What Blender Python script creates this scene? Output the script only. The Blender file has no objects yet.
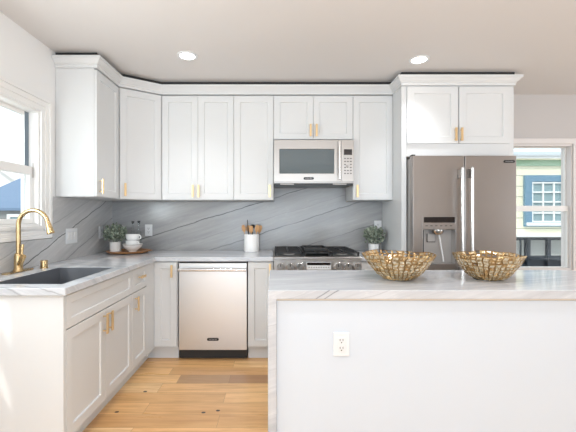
import bpy, bmesh, math, random
from mathutils import Vector, Matrix
random.seed(7)
PI = math.pi
C = bpy.context.scene.collection
SC = bpy.context.scene

# ------------------------------------------------------------------ camera, world, lights, exposure
F = 351.0
cam_d = bpy.data.cameras.new('camera'); cam = bpy.data.objects.new('camera', cam_d); C.objects.link(cam)
cam_d.sensor_fit = 'HORIZONTAL'; cam_d.sensor_width = 36.0; cam_d.lens = F * 36.0 / 576.0
cam_d.shift_x = 13.5 / 576.0; cam_d.shift_y = 0.0
cam_d.clip_start = 0.05; cam_d.clip_end = 200
cam.location = (0, 0, 1.275); cam.rotation_euler = (PI / 2, 0, 0)
SC.camera = cam
SC.view_settings.view_transform = 'Standard'; SC.view_settings.look = 'None'
SC.view_settings.gamma = 1.0; SC.view_settings.use_curve_mapping = False
SC.view_settings.exposure = 0.13

w = bpy.data.worlds.new('sky'); SC.world = w; w.use_nodes = True
bg = w.node_tree.nodes['Background']; bg.inputs['Color'].default_value = (0.86, 0.93, 1.0, 1); bg.inputs['Strength'].default_value = 1.5

def light(name, kind, loc, rot, energy, color, **kw):
    d = bpy.data.lights.new(name, kind); d.energy = energy; d.color = color
    for k, v in kw.items(): setattr(d, k, v)
    o = bpy.data.objects.new(name, d); C.objects.link(o); o.location = loc; o.rotation_euler = rot
    return o
light('sun', 'SUN', (0, 0, 20), (math.radians(42), 0, math.radians(-28)), 1.9, (1.0, 0.96, 0.9), angle=0.02)
# added fill panel before the solid rear wall, then daylight at the left window
light('rear_fill_light', 'AREA', (0.3, -3.05, 1.05), (PI / 2, 0, 0), 70, (0.64, 0.82, 1.0), shape='RECTANGLE', size=3.8, size_y=1.9)
light('left_window_light', 'AREA', (-1.95, 1.30, 1.63), (0, -PI / 2, 0), 34, (0.88, 0.95, 1.0), shape='RECTANGLE', size=0.8, size_y=1.0)
# added upward-facing fill panel behind the camera, brightens the ceiling
light('bounce_fill_light', 'AREA', (0.8, -1.3, 0.9), (PI, 0, 0), 105, (0.88, 0.945, 1.0), shape='RECTANGLE', size=3.4, size_y=2.2)
light('right_side_fill_light', 'AREA', (4.9, 1.2, 1.4), (0, PI / 2, 0), 50, (0.86, 0.935, 1.0), shape='RECTANGLE', size=1.8, size_y=2.6)  # added side fill, the right wall has no opening

# ------------------------------------------------------------------ materials
def mat(name, color=(0.8, 0.8, 0.8), rough=0.5, metal=0.0, **kw):
    m = bpy.data.materials.new(name); m.use_nodes = True
    b = m.node_tree.nodes['Principled BSDF']
    b.inputs['Base Color'].default_value = (*color, 1); b.inputs['Roughness'].default_value = rough; b.inputs['Metallic'].default_value = metal
    for k, v in kw.items(): b.inputs[k].default_value = v
    return m
class NT:
    def __init__(s, m): s.t = m.node_tree; s.b = s.t.nodes['Principled BSDF']
    def n(s, typ, ins=None, **props):
        nd = s.t.nodes.new(typ)
        for k, v in props.items(): setattr(nd, k, v)
        if ins:
            for k, v in ins.items(): s.put(nd.inputs[k], v)
        return nd
    def put(s, sock, v):
        if isinstance(v, bpy.types.NodeSocket): s.t.links.new(v, sock)
        else: sock.default_value = v
    def m(s, op, a, b=0.0, c=0.0, clamp=False):
        nd = s.t.nodes.new('ShaderNodeMath'); nd.operation = op; nd.use_clamp = clamp
        s.put(nd.inputs[0], a); s.put(nd.inputs[1], b); s.put(nd.inputs[2], c)
        return nd.outputs[0]
    def mix(s, f, a, b):
        nd = s.t.nodes.new('ShaderNodeMix'); nd.data_type = 'RGBA'
        s.put(nd.inputs[0], f); s.put(nd.inputs[6], a); s.put(nd.inputs[7], b)
        return nd.outputs[2]
    def ramp(s, f, stops):
        nd = s.t.nodes.new('ShaderNodeValToRGB'); e = nd.color_ramp.elements
        while len(e) < len(stops): e.new(0.5)
        for i, (p, c) in enumerate(stops): e[i].position = p; e[i].color = (*c, 1) if len(c) == 3 else c
        s.put(nd.inputs[0], f); return nd.outputs[0]
    def pos(s):
        return s.n('ShaderNodeNewGeometry').outputs['Position']
    def noise(s, vec, scale, detail=4, rough=0.55):
        return s.n('ShaderNodeTexNoise', {'Vector': vec, 'Scale': scale, 'Detail': detail, 'Roughness': rough}).outputs[0]
    def bump(s, h, strength=0.1, dist=0.01):
        nd = s.n('ShaderNodeBump', {'Height': h, 'Strength': strength, 'Distance': dist}); s.t.links.new(nd.outputs[0], s.b.inputs['Normal'])

def painted(name, color, rough=0.6):
    m = mat(name, color, rough); t = NT(m); p = t.pos()
    t.bump(t.noise(p, 140, 2), 0.015, 0.001)
    v = t.noise(p, 1.3, 2)
    a = tuple(c * 0.985 for c in color) + (1,)
    t.put(t.b.inputs['Base Color'], t.mix(v, a, (*color, 1)))
    return m
M = {}
M['ceiling'] = painted('ceiling_paint', (0.70, 0.675, 0.66), 0.75)
M['wall'] = painted('wall_paint', (0.86, 0.855, 0.845), 0.7)
M['wall_back'] = painted('greige_wall_paint', (0.57, 0.54, 0.525), 0.7)
M['cab'] = painted('cabinet_lacquer', (0.69, 0.694, 0.692), 0.5)
M['trim'] = painted('trim_paint', (0.86, 0.85, 0.83), 0.42)
M['trim_grey'] = painted('warm_grey_trim_paint', (0.76, 0.72, 0.70), 0.45)
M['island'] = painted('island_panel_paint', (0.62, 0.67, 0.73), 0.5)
M['white'] = mat('white_plastic', (0.74, 0.75, 0.76), 0.3)
M['slot'] = mat('dark_slot', (0.05, 0.05, 0.05), 0.5)
M['ceramic'] = mat('white_ceramic', (0.86, 0.85, 0.83), 0.22)
M['black'] = mat('black_enamel', (0.012, 0.012, 0.013), 0.28)
M['iron'] = mat('cast_iron', (0.016, 0.016, 0.017), 0.5)
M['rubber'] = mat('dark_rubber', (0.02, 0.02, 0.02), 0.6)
M['darkglass'] = mat('black_glass', (0.012, 0.008, 0.008), 0.06)
M['chrome'] = mat('polished_steel', (0.66, 0.65, 0.64), 0.2, 1.0)
M['pot'] = mat('matte_white_pot', (0.84, 0.83, 0.81), 0.5)

def brushed(name, color, rough, vertical=True, strength=0.12):
    m = mat(name, color, rough, 1.0); t = NT(m)
    tc = t.n('ShaderNodeTexCoord').outputs['Object']
    mp = t.n('ShaderNodeMapping', {'Vector': tc, 'Scale': (220, 220, 3) if vertical else (3, 220, 220)}).outputs[0]
    nz = t.noise(mp, 1.0, 3)
    t.put(t.b.inputs['Roughness'], t.m('MULTIPLY_ADD', nz, 0.16, rough - 0.08))
    t.bump(nz, strength, 0.0006)
    return m
M['steel'] = brushed('warm_brushed_steel', (0.33, 0.30, 0.28), 0.33)
M['steel_dw'] = brushed('dishwasher_brushed_steel', (0.68, 0.68, 0.68), 0.36)
M['steel_light'] = brushed('light_brushed_steel', (0.44, 0.42, 0.40), 0.32, False)
M['steel_side'] = mat('grey_appliance_side', (0.42, 0.40, 0.385), 0.45, 0.4)
M['brass'] = brushed('brushed_brass', (0.58, 0.42, 0.22), 0.28, True, 0.05)
M['brass_pull'] = mat('satin_brass', (0.76, 0.56, 0.31), 0.34, 1.0)
M['sink'] = mat('dark_steel_basin', (0.20, 0.21, 0.23), 0.42, 0.6)

def gold_hammered():
    m = mat('hammered_gold', (0.78, 0.60, 0.36), 0.22, 1.0); t = NT(m)
    tc = t.n('ShaderNodeTexCoord').outputs['Object']
    nz = t.noise(tc, 60, 3)
    t.put(t.b.inputs['Base Color'], t.ramp(nz, [(0.35, (0.55, 0.40, 0.22)), (0.5, (0.80, 0.66, 0.44)), (0.65, (0.92, 0.84, 0.66))]))
    t.bump(nz, 0.5, 0.004)
    return m
M['gold'] = gold_hammered()
M['gold_dark'] = mat('dark_antique_gold', (0.40, 0.27, 0.13), 0.4, 1.0)

def stone(name, veins, axes, along, base=1.0, rough=0.18):
    # veins: list of (slope, offset, width, strength): v = slope*u + offset in metres; axes = which world axes are u and v
    m = mat(name, (0.4, 0.4, 0.4), rough); t = NT(m); p = t.pos()
    sp = t.n('ShaderNodeSeparateXYZ', {0: p}); A = {'x': sp.outputs[0], 'y': sp.outputs[1], 'z': sp.outputs[2]}
    u, v = A[axes[0]], A[axes[1]]
    # coordinate across the bedding
    if axes == 'xy': v = t.m('ADD', v, A['z'])
    ca, sa = math.cos(along), math.sin(along)
    s1 = t.m('ADD', t.m('MULTIPLY', u, ca), t.m('MULTIPLY', v, sa))
    s2 = t.m('SUBTRACT', t.m('MULTIPLY', v, ca), t.m('MULTIPLY', u, sa))
    cv = t.n('ShaderNodeCombineXYZ', {0: t.m('MULTIPLY', s1, 1.1), 1: t.m('MULTIPLY', s2, 9.0), 2: 3.7}).outputs[0]
    cf = t.n('ShaderNodeCombineXYZ', {0: t.m('MULTIPLY', s1, 3.0), 1: t.m('MULTIPLY', s2, 42.0), 2: 1.2}).outputs[0]
    big = t.noise(cv, 1.0, 5, 0.6); fine = t.noise(cf, 1.0, 4, 0.6)
    f = t.m('ADD', t.m('MULTIPLY', big, 0.65), t.m('MULTIPLY', fine, 0.35))
    g = [(0.32, (0.27, 0.27, 0.274)), (0.46, (0.315, 0.314, 0.315)), (0.56, (0.35, 0.348, 0.347)), (0.68, (0.405, 0.40, 0.395))]
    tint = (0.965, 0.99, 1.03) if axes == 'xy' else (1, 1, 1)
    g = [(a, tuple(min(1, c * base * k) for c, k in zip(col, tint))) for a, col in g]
    col = t.ramp(f, g)
    # light hairlines of the bedding
    wv = t.m('ABSOLUTE', t.m('SUBTRACT', t.noise(cv, 2.1, 3, 0.5), 0.5))
    col = t.mix(t.m('MULTIPLY', t.m('SUBTRACT', 1.0, t.m('MULTIPLY', wv, 60.0), clamp=True), 0.13), col, tuple(min(1, c * base) for c in (0.58, 0.57, 0.56)) + (1,))
    wob = t.m('SUBTRACT', t.noise(p, 5.5, 5, 0.6), 0.5)
    for sl, off, wd, st in veins:
        d = t.m('ABSOLUTE', t.m('ADD', t.m('SUBTRACT', v, t.m('MULTIPLY_ADD', u, sl, off)), t.m('MULTIPLY', wob, 0.045)))
        k = t.m('SUBTRACT', 1.0, t.m('DIVIDE', d, wd), clamp=True)
        br = t.m('MULTIPLY', t.m('MULTIPLY_ADD', t.noise(cv, 1.7, 2), 2.2, -0.35, clamp=True), st)
        col = t.mix(t.m('MULTIPLY', k, br), col, (0.055, 0.055, 0.06, 1))
    t.put(t.b.inputs['Base Color'], col)
    return m
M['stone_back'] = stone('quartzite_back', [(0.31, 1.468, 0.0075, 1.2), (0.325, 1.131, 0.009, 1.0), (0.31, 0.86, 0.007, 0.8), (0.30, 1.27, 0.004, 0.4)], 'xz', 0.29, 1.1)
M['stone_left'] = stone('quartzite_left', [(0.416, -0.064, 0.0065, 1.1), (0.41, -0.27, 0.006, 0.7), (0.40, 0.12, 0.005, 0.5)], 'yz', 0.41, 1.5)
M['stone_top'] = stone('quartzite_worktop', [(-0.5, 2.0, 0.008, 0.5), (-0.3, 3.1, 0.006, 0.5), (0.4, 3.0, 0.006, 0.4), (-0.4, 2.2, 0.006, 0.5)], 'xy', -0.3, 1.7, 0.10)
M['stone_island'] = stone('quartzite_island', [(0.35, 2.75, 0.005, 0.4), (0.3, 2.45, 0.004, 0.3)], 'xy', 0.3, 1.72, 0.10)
# front and edge veins of the island run down the waterfall edge
def add_edge_vein(m, pts):
    t = NT(m); p = t.pos(); sp = t.n('ShaderNodeSeparateXYZ', {0: p})
    old = t.b.inputs['Base Color'].links[0].from_socket; col = old
    wob = t.m('SUBTRACT', t.noise(p, 9, 3), 0.5)
    for sl, off, x0, x1 in pts:
        d = t.m('ABSOLUTE', t.m('ADD', t.m('SUBTRACT', sp.outputs[2], t.m('MULTIPLY_ADD', sp.outputs[0], sl, off)), t.m('MULTIPLY', wob, 0.02)))
        k = t.m('SUBTRACT', 1.0, t.m('DIVIDE', d, 0.005), clamp=True)
        k = t.m('MULTIPLY', k, t.m('LESS_THAN', sp.outputs[1], 1.7065))
        k = t.m('MULTIPLY', k, t.m('MULTIPLY', t.m('GREATER_THAN', sp.outputs[0], x0), t.m('LESS_THAN', sp.outputs[0], x1)))
        col = t.mix(t.m('MULTIPLY', k, 0.7), col, (0.08, 0.085, 0.1, 1))
    t.put(t.b.inputs['Base Color'], col)
add_edge_vein(M['stone_island'], [(0.62, 0.720, 0.22, 0.33), (0.62, 0.748, 0.17, 0.28)])

def wood_floor():
    m = mat('oak_plank_floor', (0.5, 0.3, 0.15), 0.3); t = NT(m); p = t.pos()
    mp = t.n('ShaderNodeMapping', {'Vector': p, 'Location': (0.35, -0.015, 0)}).outputs[0]
    br = t.n('ShaderNodeTexBrick', {'Vector': mp, 'Color1': (0, 0, 0, 1), 'Color2': (1, 1, 1, 1), 'Mortar': (0.5, 0.5, 0.5, 1), 'Scale': 1.0,
             'Mortar Size': 0.0012, 'Mortar Smooth': 0.1, 'Bias': 0.0, 'Brick Width': 1.35, 'Row Height': 0.14}, offset=0.37, offset_frequency=2)
    tone = br.outputs['Color']; mortar = br.outputs['Fac']
    shift = t.n('ShaderNodeVectorMath', {0: p, 1: t.n('ShaderNodeCombineXYZ', {0: t.m('MULTIPLY', tone, 7.0), 1: t.m('MULTIPLY', tone, 3.0), 2: 0.0}).outputs[0]}, operation='ADD').outputs[0]
    g1 = t.noise(t.n('ShaderNodeMapping', {'Vector': shift, 'Scale': (1.4, 16, 1)}).outputs[0], 1.3, 6, 0.65)
    g2 = t.noise(t.n('ShaderNodeMapping', {'Vector': shift, 'Scale': (4, 90, 1)}).outputs[0], 1.0, 3)
    col = t.ramp(tone, [(0.0, (0.66, 0.36, 0.15)), (0.35, (0.84, 0.50, 0.215)), (0.7, (0.90, 0.57, 0.265)), (1.0, (0.93, 0.65, 0.35))])
    col = t.mix(t.m('MULTIPLY', t.ramp(g1, [(0.44, (0, 0, 0)), (0.64, (1, 1, 1))]), 0.6), col, (0.47, 0.22, 0.075, 1))
    col = t.mix(t.m('MULTIPLY', g2, 0.25), col, (0.70, 0.45, 0.22, 1))
    vo = t.n('ShaderNodeTexVoronoi', {'Vector': t.n('ShaderNodeMapping', {'Vector': p, 'Scale': (0.75, 1, 1)}).outputs[0], 'Scale': 3.4, 'Randomness': 1.0}, voronoi_dimensions='2D')
    col = t.mix(t.m('MULTIPLY', t.m('LESS_THAN', vo.outputs['Distance'], 0.035), t.m('GREATER_THAN', vo.outputs['Color'], 0.6)), col, (0.05, 0.025, 0.012, 1))
    # one darker board in front of the dishwasher
    sp = t.n('ShaderNodeSeparateXYZ', {0: p}); bx = t.m('MULTIPLY', t.m('GREATER_THAN', sp.outputs[0], -0.75), t.m('LESS_THAN', sp.outputs[0], 0.6))
    by = t.m('MULTIPLY', t.m('GREATER_THAN', sp.outputs[1], 2.675), t.m('LESS_THAN', sp.outputs[1], 2.815))
    col = t.mix(t.m('MULTIPLY', t.m('MULTIPLY', bx, by), 0.6), col, (0.27, 0.13, 0.07, 1))
    col = t.mix(t.m('MULTIPLY', mortar, 0.55), col, (0.12, 0.055, 0.02, 1))
    t.put(t.b.inputs['Base Color'], col); t.put(t.b.inputs['Roughness'], t.m('MULTIPLY_ADD', g1, 0.2, 0.2))
    t.bump(t.m('SUBTRACT', g2, mortar), 0.08, 0.002)
    return m
M['floor'] = wood_floor()

def wood(name, c1, c2, rough=0.45, sc=(3, 30, 30)):
    m = mat(name, c1, rough); t = NT(m); tc = t.n('ShaderNodeTexCoord').outputs['Object']
    g = t.noise(t.n('ShaderNodeMapping', {'Vector': tc, 'Scale': sc}).outputs[0], 2.0, 5, 0.6)
    t.put(t.b.inputs['Base Color'], t.ramp(g, [(0.35, c2), (0.65, c1)])); return m
M['tray'] = wood('acacia_wood', (0.52, 0.24, 0.08), (0.28, 0.11, 0.035), 0.35)
M['spoonwood'] = wood('beech_wood', (0.62, 0.36, 0.16), (0.45, 0.23, 0.09), 0.5, (20, 20, 4))
def leafmat(name, a, b):
    m = mat(name, a, 0.5); t = NT(m); tc = t.n('ShaderNodeTexCoord').outputs['Object']
    t.put(t.b.inputs['Base Color'], t.ramp(t.noise(tc, 45, 2), [(0.35, a), (0.65, b)])); return m
M['leaf'] = leafmat('grey_green_leaves', (0.10, 0.13, 0.085), (0.38, 0.43, 0.34))
M['leaf_far'] = leafmat('pale_tree_leaves', (0.18, 0.35, 0.22), (0.4, 0.6, 0.45))
M['bark'] = mat('bark', (0.12, 0.08, 0.05), 0.8)

def glass(name, tint=(1, 1, 1), refl=0.3):
    m = bpy.data.materials.new(name); m.use_nodes = True; t = m.node_tree; t.nodes.clear()
    o = t.nodes.new('ShaderNodeOutputMaterial'); tr = t.nodes.new('ShaderNodeBsdfTransparent'); gl = t.nodes.new('ShaderNodeBsdfGlossy')
    fr = t.nodes.new('ShaderNodeFresnel'); mx = t.nodes.new('ShaderNodeMixShader')
    tr.inputs[0].default_value = (*tint, 1); gl.inputs['Roughness'].default_value = 0.02; fr.inputs[0].default_value = 1.45
    mu = t.nodes.new('ShaderNodeMath'); mu.operation = 'MULTIPLY'; mu.inputs[1].default_value = refl
    gm = t.nodes.new('ShaderNodeNewGeometry'); ma = t.nodes.new('ShaderNodeMath'); ma.operation = 'MULTIPLY_ADD'
    ma.inputs[1].default_value = 1 / 1.45 - 1.45; ma.inputs[2].default_value = 1.45      # same reflection from both faces of the sheet
    t.links.new(gm.outputs['Backfacing'], ma.inputs[0]); t.links.new(ma.outputs[0], fr.inputs[0])
    t.links.new(fr.outputs[0], mu.inputs[0]); t.links.new(mu.outputs[0], mx.inputs[0])
    t.links.new(tr.outputs[0], mx.inputs[1]); t.links.new(gl.outputs[0], mx.inputs[2]); t.links.new(mx.outputs[0], o.inputs[0])
    return m
M['pane'] = glass('window_glass', (0.97, 0.985, 0.98))
M['bottle'] = glass('bottle_glass', (0.93, 0.95, 0.95), 1.3)
M['lamp'] = mat('lit_diffuser', (1, 1, 1), 0.5); _b = M['lamp'].node_tree.nodes['Principled BSDF']
_b.inputs['Emission Color'].default_value = (1, 0.96, 0.88, 1); _b.inputs['Emission Strength'].default_value = 9.0

# ------------------------------------------------------------------ mesh helpers
class MB:
    def __init__(s): s.v = []; s.f = []
    def quad(s, pts):
        i = len(s.v); s.v += [tuple(p) for p in pts]; s.f.append(tuple(range(i, i + len(pts))))
    def box(s, x0, x1, y0, y1, z0, z1):
        i = len(s.v)
        s.v += [(x0, y0, z0), (x1, y0, z0), (x1, y1, z0), (x0, y1, z0), (x0, y0, z1), (x1, y0, z1), (x1, y1, z1), (x0, y1, z1)]
        s.f += [tuple(i + k for k in q) for q in ((0, 3, 2, 1), (4, 5, 6, 7), (0, 1, 5, 4), (1, 2, 6, 5), (2, 3, 7, 6), (3, 0, 4, 7))]
        return s
    def shaker(s, x0, x1, z0, z1, y=0.0, t=0.02, fr=0.057, rec=0.009):
        i = len(s.v); ch = 0.004
        def ring(a, b, c, d, yy): s.v.extend([(a, yy, c), (b, yy, c), (b, yy, d), (a, yy, d)])
        ring(x0, x1, z0, z1, y); ring(x0 + fr, x1 - fr, z0 + fr, z1 - fr, y)
        ring(x0 + fr + ch, x1 - fr - ch, z0 + fr + ch, z1 - fr - ch, y + rec); ring(x0, x1, z0, z1, y + t)
        for k in range(4):
            n = (k + 1) % 4
            s.f.append((i + k, i + n, i + 4 + n, i + 4 + k)); s.f.append((i + 4 + k, i + 4 + n, i + 8 + n, i + 8 + k))
            s.f.append((i + 12 + k, i + 12 + n, i + n, i + k))
        s.f.append((i + 8, i + 9, i + 10, i + 11)); s.f.append((i + 15, i + 14, i + 13, i + 12))
        return s
    def prism(s, pts, z0, z1):
        i = len(s.v); n = len(pts)
        s.v += [(x, y, z0) for x, y in pts] + [(x, y, z1) for x, y in pts]
        s.f.append(tuple(i + k for k in reversed(range(n)))); s.f.append(tuple(i + n + k for k in range(n)))
        for k in range(n): s.f.append((i + k, i + (k + 1) % n, i + n + (k + 1) % n, i + n + k))
        return s
    def tube(s, pts, r, seg=12, cap=True, closed=False):
        pts = [Vector(p) for p in pts]; n = len(pts); rs = r if isinstance(r, (list, tuple)) else [r] * n
        i0 = len(s.v); up = None
        for k, p in enumerate(pts):
            if closed: d = pts[(k + 1) % n] - pts[k - 1]
            else: d = pts[min(k + 1, n - 1)] - pts[max(k - 1, 0)]
            d.normalize()
            if up is None: up = Vector((0, 0, 1)) if abs(d.z) < 0.9 else Vector((1, 0, 0))
            a = (up - d * up.dot(d)).normalized(); up = a; b = d.cross(a)
            for j in range(seg):
                q = p + (a * math.cos(2 * PI * j / seg) + b * math.sin(2 * PI * j / seg)) * rs[k]; s.v.append(tuple(q))
        for k in range(n if closed else n - 1):
            k2 = (k + 1) % n
            for j in range(seg):
                j2 = (j + 1) % seg
                s.f.append((i0 + k * seg + j, i0 + k * seg + j2, i0 + k2 * seg + j2, i0 + k2 * seg + j))
        if cap and not closed:
            s.f.append(tuple(i0 + j for j in reversed(range(seg)))); s.f.append(tuple(i0 + (n - 1) * seg + j for j in range(seg)))
        return s
    def lathe(s, prof, seg=32, c=(0, 0, 0), axis='z'):
        i0 = len(s.v); idx = []
        for r, h in prof:
            if r < 1e-6:
                s.v.append(s._ax(0, 0, h, c, axis)); idx.append([len(s.v) - 1] * seg)
            else:
                row = []
                for j in range(seg):
                    a = 2 * PI * j / seg; s.v.append(s._ax(r * math.cos(a), r * math.sin(a), h, c, axis)); row.append(len(s.v) - 1)
                idx.append(row)
        for k in range(len(prof) - 1):
            A, B = idx[k], idx[k + 1]
            for j in range(seg):
                j2 = (j + 1) % seg; q = []
                for t in (A[j], A[j2], B[j2], B[j]):
                    if t not in q: q.append(t)
                if len(q) >= 3: s.f.append(tuple(q))
        return s
    def _ax(s, a, b, h, c, axis):
        if axis == 'z': return (c[0] + a, c[1] + b, c[2] + h)
        if axis == 'y': return (c[0] + a, c[1] + h, c[2] + b)
        return (c[0] + h, c[1] + a, c[2] + b)
    def cells(s, us, vs, skip, w0, w1, plane='xy'):
        def P(u, v, w):
            return (u, v, w) if plane == 'xy' else ((u, w, v) if plane == 'xz' else (w, u, v))
        nu, nv = len(us) - 1, len(vs) - 1; ids = {}
        def vid(a, b, k):
            if (a, b, k) not in ids: s.v.append(P(us[a], vs[b], (w0, w1)[k])); ids[(a, b, k)] = len(s.v) - 1
            return ids[(a, b, k)]
        ok = lambda a, b: 0 <= a < nu and 0 <= b < nv and (a, b) not in skip
        for a in range(nu):
            for b in range(nv):
                if not ok(a, b): continue
                for k in (0, 1): s.f.append((vid(a, b, k), vid(a + 1, b, k), vid(a + 1, b + 1, k), vid(a, b + 1, k)))
                if not ok(a - 1, b): s.f.append((vid(a, b, 0), vid(a, b + 1, 0), vid(a, b + 1, 1), vid(a, b, 1)))
                if not ok(a + 1, b): s.f.append((vid(a + 1, b, 0), vid(a + 1, b + 1, 0), vid(a + 1, b + 1, 1), vid(a + 1, b, 1)))
                if not ok(a, b - 1): s.f.append((vid(a, b, 0), vid(a + 1, b, 0), vid(a + 1, b, 1), vid(a, b, 1)))
                if not ok(a, b + 1): s.f.append((vid(a, b + 1, 0), vid(a + 1, b + 1, 0), vid(a + 1, b + 1, 1), vid(a, b + 1, 1)))
        return s
    def build(s, name, m, parent=None, bevel=0.0, smooth=False, seg=2, loc=(0, 0, 0)):
        me = bpy.data.meshes.new(name); me.from_pydata(s.v, [], s.f); me.update()
        b = bmesh.new(); b.from_mesh(me); bmesh.ops.recalc_face_normals(b, faces=b.faces); b.to_mesh(me); b.free()
        me.materials.append(m)
        o = bpy.data.objects.new(name, me); C.objects.link(o); o.location = loc
        if parent is not None: o.parent = parent
        if smooth:
            for p in me.polygons: p.use_smooth = True
            try:
                me.set_sharp_from_angle(angle=math.radians(40))
            except Exception: pass
        if bevel:
            md = o.modifiers.new('bevel', 'BEVEL'); md.width = bevel; md.segments = seg; md.limit_method = 'ANGLE'; md.angle_limit = math.radians(35)
        return o

def thing(name, label, cat, loc=(0, 0, 0), rz=0.0, group=None):
    o = bpy.data.objects.new(name, None); C.objects.link(o); o.location = loc; o.rotation_euler = (0, 0, rz)
    o['label'] = label; o['category'] = cat
    if group: o['group'] = group
    return o
def tag(o, label, cat, group=None):
    o['label'] = label; o['category'] = cat
    if group: o['group'] = group
    return o
def struct(o): o['kind'] = 'structure'; return o
def text_part(name, s, size, m, parent, loc, rot=(PI / 2, 0, 0), ext=0.0004):
    cu = bpy.data.curves.new(name, 'FONT'); cu.body = s; cu.size = size; cu.align_x = 'CENTER'; cu.align_y = 'CENTER'; cu.extrude = ext
    t = bpy.data.objects.new(name + '_curve', cu); C.objects.link(t)
    me = bpy.data.meshes.new_from_object(t.evaluated_get(bpy.context.evaluated_depsgraph_get()))
    bpy.data.objects.remove(t); me.materials.clear(); me.materials.append(m)
    o = bpy.data.objects.new(name, me); C.objects.link(o); o.parent = parent; o.location = loc; o.rotation_euler = rot
    return o

# ------------------------------------------------------------------ room
D = 3.735; LX = -1.735; RX = 4.95; RY = -3.2; CH = 2.568
struct(MB().box(LX - 0.13, RX + 0.13, RY - 0.13, D + 0.13, -0.1, 0).build('floor', M['floor']))
struct(MB().box(LX - 0.13, RX + 0.13, RY - 0.13, D + 0.13, CH, CH + 0.12).build('ceiling', M['ceiling']))
WY0, WY1, WZ0, WZ1 = 0.75, 2.60, 1.20, 2.055       # left window opening
struct(MB().cells([RY, WY0, WY1, D], [0.0, WZ0, WZ1, CH], {(1, 1)}, LX - 0.13, LX, 'yz').build('wall_left', M['wall']))
BX0, BX1, BZ0, BZ1 = 2.19, 3.165, 0.70, 2.038       # window in the back wall
# window in the back wall
struct(MB().cells([LX - 0.13, BX0, BX1, RX + 0.13], [0.0, BZ0, BZ1, CH], {(1, 1)}, D, D + 0.13, 'xz').build('wall_back', M['wall_back']))
struct(MB().box(RX, RX + 0.13, RY, D, 0, CH).build('wall_right', M['wall_back']))
struct(MB().box(LX - 0.13, RX + 0.13, RY - 0.13, RY, 0, CH).build('wall_rear', M['wall']))

# left double-hung window
w1 = struct(MB().cells([WY0, WY0 + 0.02, WY1 - 0.02, WY1], [WZ0, WZ0 + 0.02, WZ1 - 0.02, WZ1], {(1, 1)}, LX - 0.13, LX - 0.001, 'yz').build('window_1', M['trim']))
def casing_left(o0, o1, d):
    return MB().cells([WY0 - o1, WY0 - o0, WY1 + o0, WY1 + o1], [WZ0 - o1 + 0.015, WZ0 - o0, WZ1 + o0, WZ1 + o1], {(1, 1)}, LX, LX + d, 'yz')
c0 = casing_left(-0.004, 0.036, 0.013)
c0.cells([WY0 - 0.075, WY0 - 0.036, WY1 + 0.036, WY1 + 0.075], [WZ0 - 0.065, WZ0 - 0.036, WZ1 + 0.036, WZ1 + 0.075], {(1, 1)}, LX, LX + 0.018, 'yz')
c0.cells([WY0 - 0.105, WY0 - 0.075, WY1 + 0.075, WY1 + 0.105], [WZ0 - 0.092, WZ0 - 0.065, WZ1 + 0.075, WZ1 + 0.10], {(1, 1)}, LX, LX + 0.026, 'yz')
c0.build('window_casing', M['trim'], w1, 0.003)
MR0, MR1 = 1.575, 1.635
up = MB().cells([WY0 + 0.021, WY0 + 0.055, WY1 - 0.055, WY1 - 0.021], [MR0 + 0.01, MR1, WZ1 - 0.045, WZ1 - 0.021], {(1, 1)}, LX - 0.105, LX - 0.073, 'yz').build('window_sash', M['trim'], w1, 0.002)
lo = MB().cells([WY0 + 0.021, WY0 + 0.06, WY1 - 0.06, WY1 - 0.021], [WZ0 + 0.021, WZ0 + 0.055, MR0, MR1], {(1, 1)}, LX - 0.07, LX - 0.035, 'yz').build('window_sash', M['trim'], w1, 0.002)
MB().box(LX - 0.092, LX - 0.087, WY0 + 0.05, WY1 - 0.05, MR1 - 0.004, WZ1 - 0.04).build('pane', M['pane'], up)
MB().box(LX - 0.055, LX - 0.05, WY0 + 0.055, WY1 - 0.055, WZ0 + 0.05, MR0 + 0.004).build('pane', M['pane'], lo)
MB().box(LX - 0.034, LX - 0.014, 1.6, 1.68, MR1 - 0.02, MR1 + 0.012).build('sash_lock', M['white'], w1, 0.003)
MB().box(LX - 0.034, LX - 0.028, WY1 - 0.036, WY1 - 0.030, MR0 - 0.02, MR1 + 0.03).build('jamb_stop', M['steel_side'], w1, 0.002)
MB().box(LX - 0.0725, LX - 0.0712, WY1 - 0.062, WY1 - 0.0215, WZ0 + 0.022, WZ1 - 0.022).build('stile_shade_track', mat('blue_grey_stile_shade', (0.16, 0.21, 0.26), 0.5), w1)  # thin cover: shade painted over the upper sash stile, track below
# window in the back wall
w2 = struct(MB().cells([BX0, BX0 + 0.010, BX1 - 0.010, BX1], [BZ0, BZ0 + 0.02, BZ1 - 0.018, BZ1], {(1, 1)}, D - 0.001, D + 0.13, 'xz').build('window_2', M['trim_grey']))
MB().cells([BX0 - 0.075, BX0 - 0.002, BX1 + 0.002, BX1 + 0.09], [BZ0 - 0.09, BZ0 - 0.002, BZ1 + 0.002, BZ1 + 0.06], {(1, 1)}, D - 0.02, D, 'xz').build('window_casing', M['trim_grey'], w2, 0.004)
up = MB().cells([BX0 + 0.011, BX0 + 0.022, BX1 - 0.022, BX1 - 0.011], [1.335, 1.385, BZ1 - 0.028, BZ1 - 0.02], {(1, 1)}, D + 0.062, D + 0.09, 'xz').build('window_sash', M['trim'], w2, 0.002)
lo = MB().cells([BX0 + 0.011, BX0 + 0.022, BX1 - 0.022, BX1 - 0.011], [BZ0 + 0.022, BZ0 + 0.03, 1.325, 1.385], {(1, 1)}, D + 0.03, D + 0.058, 'xz').build('window_sash', M['trim'], w2, 0.002)
MB().box(BX0 + 0.02, BX1 - 0.02, D + 0.073, D + 0.078, 1.382, BZ1 - 0.027).build('pane', M['pane'], up)
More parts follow.
